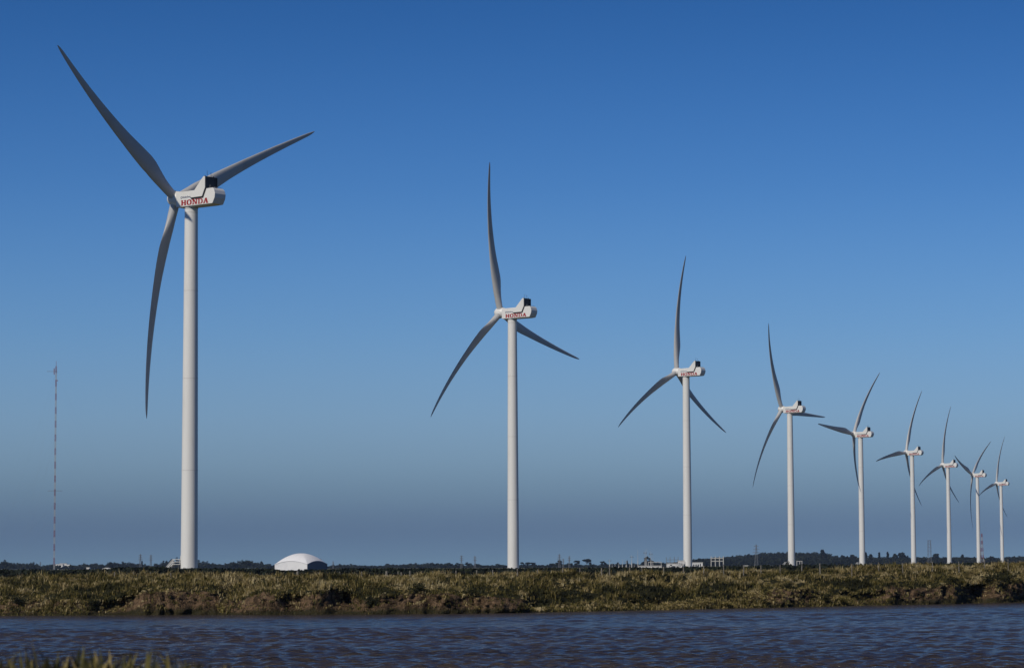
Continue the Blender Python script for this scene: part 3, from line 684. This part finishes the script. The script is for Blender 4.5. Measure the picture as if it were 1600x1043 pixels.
POLES = [(952.5, 873, .9), (956.5, 879, .5), (961, 880, .9), (967, 879, .9), (972.5, 872, .5), (978.5, 875, .9), (984, 878, .4), (987, 866, .9), (996.5, 858, .5), (1008, 859, .9), (1010, 856, .3), (1017, 861, .9), (1020, 866, .3), (991, 879, .3)]
for k, (px_, yt, w_) in enumerate(POLES):
    p = at_y(px_, yt, SD - 60 + 6*k); o = empty('switchyard_pole', (p.x, p.y, 1.4)); h = p.z - 1.4
    tag(o, ['tapering grey pole at the left end of the substation', 'thin pole second from the left in the substation', 'short grey post third from the left in the substation', 'short grey post fourth from the left in the substation',
            'slender tall pole fifth from the left in the substation', 'stout post sixth from the left in the substation', 'thin low rod seventh from the left in the substation', 'tall grey mast left of the long low white wall',
            'tallest thin lightning mast at the left end of the long white wall', 'left one of two poles rising behind the long white wall', 'thin whip close to the left pole behind the long white wall', 'pole with cross pieces behind the long white wall',
            'thin rod right of the pole with cross pieces', 'low thin rod between the tall grey mast and lightning mast'][k], 'pole', 'poles and masts of the substation')
    rr_ = .30*w_ + .1; n_ = 8
    MB().rings([[(r_*math.cos(6.283*j/n_), r_*math.sin(6.283*j/n_), z) for j in range(n_)] for r_, z in ((rr_, 0), (rr_, h*.35), (rr_*.38, h*.5), (rr_*.2, h))]).build('shaft', M_conc, o, 40)
    if yt < 876 and w_ > .6: MB().bar((-1.3, 0, h*.82), (1.3, 0, h*.82), .2).bar((-.9, 0, h*.82), (-.9, 0, h*.9), .2).bar((.9, 0, h*.82), (.9, 0, h*.9), .2).build('cross_arm', M_steel, o)
bldg('farm_house', 87, 98, 880.8, 4000, 'white flat-roofed house just right of the banded mast', 10, [(89, 91, 882, 883.5)], 'house')
bldg('farm_house', 93, 104, 879.6, 4030, 'taller white block of the house right of the banded mast', 9, [(95, 96, 881, 882.5), (99, 100.5, 881, 882.5)], 'house')
bldg('farm_house', 104, 109.5, 881.2, 4000, 'small white outbuilding right of the banded mast', 8, [], 'house')
bldg('farm_shed', 135, 140, 886, 2300, 'tiny white shed in the trees between banded mast and pylons', 6, [], 'shed')
bldg('farm_shed', 160, 170, 888.5, 900, 'white gabled shed behind bushes, the left one of two', 7, [], 'shed', roof='gable')
bldg('farm_shed', 171.5, 178.5, 889, 960, 'smaller white gabled shed behind bushes, the right one of two', 7, [], 'shed', roof='gable')
bldg('white_tank', 847.5, 851, 888.6, 900, 'tiny cream-white trough in the field right of the middle turbine', 2, [], 'trough')
bldg('white_van', 1163.5, 1168.5, 883.8, 1000, 'tiny white box-shaped shed in the field before the hill', 2.2, [], 'shed').name = 'field_shed'
bldg('farm_hut', 792, 795.5, 888, 1500, 'grey hut behind the foot of the middle turbine', 4, [], 'hut')

# ---------------------------------------------------------------- woods, trees and scrub
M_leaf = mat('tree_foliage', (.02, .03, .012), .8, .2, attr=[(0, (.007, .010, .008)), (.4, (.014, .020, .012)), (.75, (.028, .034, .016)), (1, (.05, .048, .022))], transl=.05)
M_bark = mat('tree_bark', (.06, .045, .035), .9, .1, noise=[(1.5, (.03, .025, .02), .4, .6)])
def leaf_cloud(C, Rd, n_, size, r, tint):
    """C (m,3) clump centres, Rd (m,3) radii, n_ leaves per clump -> quads"""
    m_ = len(C); i = np.repeat(np.arange(m_), n_); N = len(i)
    d = r.normal(size=(N, 3)); d /= np.linalg.norm(d, axis=1)[:, None]; d *= (r.random(N)**.45)[:, None]
    c = C[i] + d*Rd[i]; s = (size if np.isscalar(size) else size[i]) * r.uniform(.6, 1.4, N)
    a = r.normal(size=(N, 3)); a /= np.linalg.norm(a, axis=1)[:, None]; b_ = np.cross(a, r.normal(size=(N, 3))); b_ /= np.linalg.norm(b_, axis=1)[:, None]
    a = a*s[:, None]; b_ = b_*(s*.7)[:, None]
    V = np.stack([c - a, c - b_*.9, c + a, c + b_], 1).reshape(-1, 3); base = np.arange(N)*4
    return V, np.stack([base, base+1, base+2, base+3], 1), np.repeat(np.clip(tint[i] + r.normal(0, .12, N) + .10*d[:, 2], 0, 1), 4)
SKY = [(-200,880),(0,876),(10,875),(20,879),(35,880),(55,879),(65,885),(75,883.5),(90,884.5),(110,884.5),(130,883),(150,881),(165,884),(175,879),(200,880),(225,882),(235,885),(245,882),(258,876),(268,874),(282,873),(308,878),(330,879),(345,883),
       (360,879),(385,875.5),(400,878),(420,883),(440,885),(505,882),(515,886),(530,883),(560,885),(590,885),(620,883),(640,882),(660,882),(680,880),(690,881.5),(702,883.5),(780,884.5),(800,885),(835,884),(850,884),(870,882.5),(930,883.5),
       (960,881.5),(1000,882),(1040,883),(1075,880),(1085,875.5),(1100,870.5),(1125,869.5),(1140,867.5),(1155,865.5),(1180,862),(1195,860),(1215,861),(1230,860),(1250,861.5),(1270,861.5),(1285,860),(1300,863),(1310,867),(1325,869),(1340,866.5),
       (1350,868.5),(1370,870.5),(1400,866),(1412,864),(1420,871),(1435,871),(1445,867.5),(1465,866),(1480,869),(1500,867.5),(1520,867),(1540,868),(1560,869),(1580,869),(1600,864.5),(1800,860)]
SX = [a for a, _ in SKY]; SYp = [b_ for _, b_ in SKY]
def horizon(px): return 885 - roll*(px - 800)
def wood(name, x0, x1, label, seed, Dm=4300, leaf=1.0, rows=None):
    r = np.random.default_rng(seed); C = []; Rd = []; T = []
    for row, D0 in enumerate(rows or [Dm - 90*k for k in range(6)]):
        x = x0
        while x < x1:
            D = D0 + r.uniform(-40, 40); yt = np.interp(x, SX, SYp) + r.normal(-.8, 1.3); yh = horizon(x)
            X = (x - 800)/F*D; gz = 1.5 + float(hill_z(np.array(X), np.array(D))); 
            full = (yh - yt)/F*D + 1.4
            h = (full - (gz - 1.5)) if D > Dm - 60 and not rows else min(full, r.uniform(7, 13))
            if rows: h = min(r.uniform(8, 12), max(4, full + 1.5 - (gz - 1.5)))
            h = max(h, 3.0) * (1.0 if row < 2 or rows else .8); zt = gz + h
            w = r.uniform(2.6, 5.4)
            for j in range(3):
                f_ = (j + .5)/3; C.append((X + r.normal(0, w*.35), D + r.normal(0, 3), gz + h*(.25 + .66*f_))); Rd.append((w*(1.1 - .5*f_)*.85, w*.85, h*.21)); T.append(r.uniform(.1, .6))
            x += r.uniform(3.0, 5.2)
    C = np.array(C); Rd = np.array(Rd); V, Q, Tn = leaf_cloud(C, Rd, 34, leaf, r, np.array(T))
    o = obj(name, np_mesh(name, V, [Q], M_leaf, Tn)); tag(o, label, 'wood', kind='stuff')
wood('far_wood', -160, 450, 'dark far-off wood behind the banded mast and the nearest turbine', 31)
wood('far_wood', 496, 1010, 'low dark far-off treeline between the dome hall and the substation', 32)
wood('hill_wood', 1010, 1345, 'dark trees covering the low hill behind the fourth turbine', 33, 4600, rows=list(np.linspace(3500, 4640, 13)))
wood('hill_wood', 1345, 1800, 'dark trees on the low ridge behind the small turbines at the right', 34, 4600, rows=list(np.linspace(3600, 4640, 10)))

def tree(px, ytop, D, w_px, shape, label, seed, dens=1.0):
    r = np.random.default_rng(seed); p = at_y(px, ytop, D); zb = 1.5 + float(hill_z(np.array(p.x), np.array(D*1.0))); h = p.z - zb; s = D/F; w = w_px*s/2
    o = empty('tree', (p.x, D, zb)); tag(o, label, 'tree', 'single trees standing out along the horizon')
    tr = MB(); tr.rings([[(q_*math.cos(6.283*j/6) + ox, q_*math.sin(6.283*j/6), z) for j in range(6)] for q_, z, ox in ((h*.035, 0, 0), (h*.028, h*.3, h*.01), (h*.018, h*.6, -h*.01), (h*.006, h*.93, 0))])
    C = []; Rd = []
    nl = 11 if shape != 'cone' else 6
    for k in range(nl):
        if shape == 'umbrella':
            a = r.uniform(-1, 1); z = h*(.84 + .10*(1 - a*a)) - r.random()**1.3*h*.42; C.append((a*w*.75, r.normal(0, w*.3), z)); Rd.append((w*.34, w*.4, h*.075))
        elif shape == 'cone':
            f_ = (k + .6)/nl; C.append((r.normal(0, w*.08), 0, h*(.2 + .74*f_))); Rd.append((w*(1.05 - f_)*.9, w*(1.05 - f_), h*.10))
        else:
            a = r.uniform(-1, 1); z = h*r.uniform(.42, .88)*(1 - .12*abs(a)); C.append((a*w*.62, r.normal(0, w*.3), z)); Rd.append((w*.42, w*.45, h*.14))
        tr.bar((0, 0, h*.45), C[-1], h*.016)
    tr.build('trunk', M_bark, o)
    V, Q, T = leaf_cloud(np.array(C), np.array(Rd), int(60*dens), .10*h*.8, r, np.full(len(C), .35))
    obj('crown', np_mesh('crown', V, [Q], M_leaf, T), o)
TR = [(700,878.5,16,'umbrella','flat-topped tree at the left end of the umbrella-shaped group'),(715,879,12,'umbrella','umbrella-shaped tree just left of the pair of pylons'),(732,877.5,13,'umbrella','tallest umbrella-shaped tree between the pair of pylons'),(747,880,12,'umbrella','umbrella-shaped tree just right of the pair of pylons'),
      (760,882,10,'umbrella','low umbrella-shaped tree between the pylons and the middle turbine'),(779,880,14,'umbrella','dark spreading tree just left of the middle turbine'),(790,881.5,9,'round','small dark tree touching the middle turbine tower on its left'),(821,877,17,'umbrella','spreading tree right of the middle turbine'),
      (832,878,12,'umbrella','second spreading tree right of the middle turbine'),(843,882,9,'round','small round tree third right of the middle turbine'),(863,878,11,'round','dark tree left of the tallest pylon'),(873,874,11,'round','tall dark tree under the tallest pylon'),
      (890,878,10,'round','dark tree under the right one of three pylons'),(902,875,12,'umbrella','tree with a layered crown right of the three pylons'),(917,872.5,13,'umbrella','tall umbrella-shaped tree right of the three pylons'),(925,881,10,'round','low bushy tree beside the tall umbrella-shaped one'),
      (942,876,10,'umbrella','leaning dark tree left of the substation poles'),(980,875,4,'cone','narrow dark tree between substation poles'),(1005,876,9,'round','dark tree behind the left end of the long white wall'),(1011,869.5,9,'umbrella','tallest dark tree over the long white wall'),(1018,873,7,'round','small dark tree at the right of the tallest one over the white wall'),
      (8,875,12,'round','round tree at the left edge of the horizon'),(19,880,9,'round','second round tree from the left edge'),(172,877,10,'round','broad tree above the white gabled sheds'),(222,876,3.5,'cone','narrow dark tree beside the thin pylon left of the nearest turbine'),
      (268,873,11,'round','tree above the white stair of the nearest turbine'),(385,874,16,'round','highest tree clump between the nearest turbine and dome hall'),(367,878,12,'round','low tree clump right of the nearest turbine'),
      (1286,858.5,10,'umbrella','flat-topped tree on the right shoulder of the hill'),(1238,863,7,'round','tree beside the tower of the fourth turbine on the hill'),(1317,865,7,'round','small tree left of the fifth turbine'),(1332,864,9,'round','tree just left of the fifth turbine'),(1352,862,6,'round','tree just right of the fifth turbine'),
      (1360,864,6,'round','second tree right of the fifth turbine'),(1374,862.5,7,'cone','pointed tree midway between fifth and sixth turbines'),(1387,861.5,6,'cone','slender pointed tree left of the big round clump'),(1399,863,11,'round','left half of the big round clump by the sixth turbine'),(1410,861,12,'round','right half of the big round clump by the sixth turbine'),
      (1418,867,3,'cone','thin pointed tree touching the sixth turbine'),(1464,863.5,12,'round','round tree right of the grey lattice tower'),(1434,869,8,'round','low tree right of the sixth turbine'),(1503,865,6,'round','small tree between seventh and eighth turbines'),(1549,867,8,'round','small tree right of the banded lattice tower')]
for k, (px_, yt, w_, sh, lb) in enumerate(TR): tree(px_, yt, 3300 + (k*37) % 160 + (600 if px_ > 1200 else 0), w_, sh, lb, 100 + k)

def scrub(name, spans, D0, D1, label, seed, cat='bushes'):
    r = np.random.default_rng(seed); C = []; Rd = []; T = []
    for (x0, x1, ya, yb_, n_) in spans:
        for _ in range(n_):
            x = r.uniform(x0, x1); D = r.uniform(D0, D1); yt = np.interp(x, [x0, x1], [ya, yb_]) + r.normal(0, .5); z = at_y(x, yt, D).z
            h = max(z - 1.5, .3); C.append((at_y(x, yt, D).x, D, 1.5 + h*.5)); w = r.uniform(1.0, 2.6)*D/500; Rd.append((w, w, h*.5)); T.append(r.uniform(.05, .45))
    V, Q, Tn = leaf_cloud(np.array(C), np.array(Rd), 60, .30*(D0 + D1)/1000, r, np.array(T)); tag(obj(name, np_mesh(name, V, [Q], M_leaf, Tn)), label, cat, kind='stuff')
scrub('dark_scrub', [(-60, 60, 890, 890, 130), (60, 180, 891, 889, 110), (180, 262, 886.5, 886, 120), (262, 425, 887.5, 889, 190), (425, 482, 891.6, 891.6, 40), (482, 530, 890.5, 889.5, 35), (530, 640, 888, 888.3, 100), (640, 800, 888.3, 888, 130)], 450, 600, 'dark low scrub between the bank and the far wood', 41)
scrub('brown_scrub', [(800, 1050, 887.8, 886.3, 190), (1050, 1260, 886, 882, 140), (1260, 1600, 882, 878, 160), (1600, 1700, 878, 877, 20)], 420, 560, 'low brownish scrub along the field behind the right half of the bank', 42)
def bush(px, ytop, w_px, D, label, seed, tn=.25):
    r = np.random.default_rng(seed); p = at_y(px, ytop, D); s = D/F; w = w_px*s/2; h = p.z - 1.5
    o = empty('bush', (p.x, D, 1.5)); tag(o, label, 'bush', 'single bushes behind the bank')
    MB().bar((0, 0, 0), (0, 0, h*.6), .08).build('stem', M_bark, o)
    n_ = 7; C = np.stack([r.uniform(-.6, .6, n_)*w, r.uniform(-.5, .5, n_)*w, h*r.uniform(.3, .78, n_)], 1); Rd = np.tile([w*.5, w*.5, h*.24], (n_, 1))
    V, Q, T = leaf_cloud(C, Rd, 50, .14*max(w, .8), r, np.full(n_, tn)); obj('foliage', np_mesh('foliage', V, [Q], M_leaf, T), o)
for a in [(456, 889.5, 8, 700, 'left one of three round bushes before the dome hall', 51), (467, 888, 8, 700, 'middle round bush before the dome hall', 52), (477, 887.8, 10, 700, 'right, largest round bush before the dome hall', 53),
          (1096, 883.5, 8, 420, 'dark bush below the right end of the low white building', 54), (1230, 876, 9, 900, 'small tree-like bush at the foot of the fourth turbine', 55, .4), (10, 889, 10, 480, 'black-green bush at the left edge behind the bank', 56), (25, 889, 10, 480, 'black-green bush second from the left edge', 57),
          (1346, 879, 5, 600, 'small dark bush at the foot of the fifth turbine', 58), (1564, 872, 7, 800, 'small dark bush at the foot of the farthest turbine', 59)]: bush(*a)
# larger shrubs growing on the bank itself
def bank_shrub(px, s_, w, h, label, seed, tn, n_=7):
    r = np.random.default_rng(seed); x = (px - 800)/F*180
    for _ in range(4): x = (px - 800)/F*float(edge_y(x) + s_)
    y, z = bank_pt(np.array([x]), np.array([s_])); o = empty('bank_shrub', (x, float(y[0]), float(z[0]) - .05)); tag(o, label, 'shrub', 'shrubs growing on the far bank')
    MB().bar((0, 0, 0), (0, 0, h*.5), .03).build('stem', M_bark, o)
    C = np.stack([r.uniform(-.6, .6, n_)*w, r.uniform(-.4, .4, n_)*w, h*r.uniform(.2, .75, n_)], 1); Rd = np.tile([w*.45, w*.45, h*.26], (n_, 1))
    V, Q, T = leaf_cloud(C, Rd, 110, .045, r, np.full(n_, tn)); me = np_mesh('foliage', V, [Q], M_grass, T); obj('foliage', me, o)
for a in [(1283, .6, .75, .75, 'dark green mound by the water, left of the yellow-green one at right', 61, .2), (1310, .3, .9, .6, 'bright yellow-green mound by the water at right', 62, .52), (35, 1.2, .9, .9, 'dark hollow-side shrub on the left bank face', 63, .08),
          (1545, 1.6, .85, .9, 'dark brown shrub hanging over the bare face at far right', 64, .12), (1568, 1.5, .7, .8, 'second dark brown shrub over the bare face at far right', 65, .14), (1480, 1.6, .6, .6, 'dark shrub over the bare face left of the far right ones', 66, .15),
          (1232, 1.5, .8, .6, 'dark shrub above the cleft in the right half of the bank', 67, .1), (170, 1.2, .8, .8, 'dark green shrub left of the pale bare face', 68, .12), (145, .6, .6, .8, 'dark green low shrub at the water left of the pale bare face', 69, .15),
          (580, .8, .6, .9, 'dark shrub in the notch left of the ochre earth face', 70, .06), (655, 1.5, .6, .7, 'dark shrub above the ochre earth face', 71, .12), (735, 1.3, .7, .6, 'dark green shrub right of the split earth pillar', 72, .15), (1050, .2, 1.3, .6, 'yellow reedy clump at the water, leftmost', 73, .68),
          (1090, .2, 1.1, .6, 'yellow reedy clump at the water, middle', 74, .62), (1128, .2, .9, .45, 'yellow-green reedy clump at the water, rightmost', 75, .56), (1180, .9, 1.1, .9, 'dry rust-coloured shrub on the bank below the fourth turbine', 76, .70)]: bank_shrub(*a)

# ---------------------------------------------------------------- fence on the bank, cow
M_post = mat('weathered_post', (.23, .21, .18), .9, .1, noise=[(6, (.13, .115, .10), .45, .65)])
fence = empty('wire_fence', (0, 190, 1.9)); tag(fence, 'old wire fence with pale weathered posts in the tall grass of the bank', 'fence')
POSTS = [(153,892.5),(179,892.5),(209,893),(235,893),(267,894),(307,894.5),(361,893),(391,894),(465,891.5),(498,893.5),(514,899),(531,892.5),(565,892),(604,891.5),(622,892),(627,893),(640.5,891),(676,891.5),(712.5,891),(745,890),(770,889.5),(808.5,888),
         (840,888.5),(879.5,886.5),(906,887),(940,886.5),(952.5,884),(984,885.5),(1003,885.5),(1037,884.5),(1068,885),(1099.5,883),(1130.5,881),(1162,882),(1189,882.5),(1219,881.5),(1253,881),(1281,879.5),(1331,880),(1373,877.5),(1410,878.5),(1457,877),(1498,876.5),(1538.5,873.5),(1575,873)]
prev = None; wire = MB()
for k, (px_, yt) in enumerate(POSTS):
    X = (px_ - 800)/F*192; Dp = float(edge_y(X)) + 8.0; p = at_y(px_, yt, Dp); w_ = random.uniform(.06, .10)
    if 464 < px_ < 466 or 603 < px_ < 605: w_ = .15
    lean = random.uniform(-.03, .03); hgt = 1.1
    b0 = Vector((p.x - lean*hgt, Dp, p.z - hgt)); mb = MB().rings([[(q.x + r_*math.cos(6.283*j/7 + .3), q.y + r_*math.sin(6.283*j/7 + .3), q.z) for j in range(7)] for q, r_ in ((b0, w_/2), (p, w_*.46))])
    o = mb.build('post', M_post, fence, 40); o.matrix_parent_inverse = Matrix.Translation((0, -190, -1.9))
    if prev:
        for dz in (.12, .45): wire.bar(prev - Vector((0, 0, dz)), p - Vector((0, 0, dz)), .004)
    prev = p
o = wire.build('wire', M_steel, fence); o.matrix_parent_inverse = Matrix.Translation((0, -190, -1.9))

# black calf grazing behind the bank
def skin_body(name, vs, es, rad_, m, root=0, parent=None, lev=2):
    me = bpy.data.meshes.new(name); me.from_pydata(vs, es, []); o = obj(name, me, parent); me.materials.append(m)
    md = o.modifiers.new('skin', 'SKIN'); md.use_smooth_shade = True
    for v, r_ in zip(me.skin_vertices[0].data, rad_): v.radius = r_ if isinstance(r_, tuple) else (r_, r_)
    me.skin_vertices[0].data[root].use_root = True
    sb = o.modifiers.new('sub', 'SUBSURF'); sb.levels = lev; sb.render_levels = lev; return o
Dc = 450; pc = at_y(661.5, 898.2, Dc); cow = empty('cow', (pc.x, Dc, pc.z - .12), R(4)); tag(cow, 'small black cow grazing in the field behind the bank, left of the middle turbine', 'cow')
vs = [(0,0,.62),(.35,0,.64),(.62,0,.60),(-.3,0,.62),(-.5,0,.60),(-.68,0,.46),(-.80,0,.28),(-.88,0,.14),
      (.55,.13,.38),(.62,.13,.24),(.58,.13,.02),(.55,-.13,.38),(.60,-.13,.24),(.56,-.13,.02),(-.36,.12,.36),(-.35,.12,.2),(-.36,.12,.02),(-.36,-.12,.36),(-.33,-.12,.2),(-.38,-.12,.02)]
es = [(0,1),(1,2),(0,3),(3,4),(4,5),(5,6),(6,7),(2,8),(8,9),(9,10),(2,11),(11,12),(12,13),(3,14),(14,15),(15,16),(3,17),(17,18),(18,19)]
rd_ = [(.22,.20),(.21,.20),(.16,.16),(.21,.2),(.16,.17),.10,.085,.055,.085,.045,.035,.085,.045,.035,.07,.045,.035,.07,.045,.035]
M_cow = mat('black_hide', (.008, .007, .007), .7, .2)
skin_body('body', vs, es, rd_, M_cow, 0, cow)
for s_ in (-1, 1): MB().prism([(-.70, .38), (-.62, .42), (-.64, .34)], s_*.06, s_*.20).build('ear', M_cow, cow)
MB().bar((.74, 0, .62), (.80, 0, .25), .03).build('tail', M_cow, cow)
HAZE = True
if HAZE:
    hb = MB().box(-2600, 2600, -40, 7200, -3.5, 160).mesh('haze', None)
    hm = bpy.data.materials.new('haze_air'); hm.use_nodes = True; n = hm.node_tree; n.nodes.remove(n.nodes['Principled BSDF'])
    pv = n.nodes.new('ShaderNodeVolumePrincipled'); pv.inputs['Density'].default_value = 3.0e-5; pv.inputs['Color'].default_value = (.45, .62, .95, 1); pv.inputs['Anisotropy'].default_value = 0.0
    n.links.new(pv.outputs[0], n.nodes['Material Output'].inputs['Volume']); hb.materials.append(hm)
    tag(obj('haze', hb), kind='stuff')
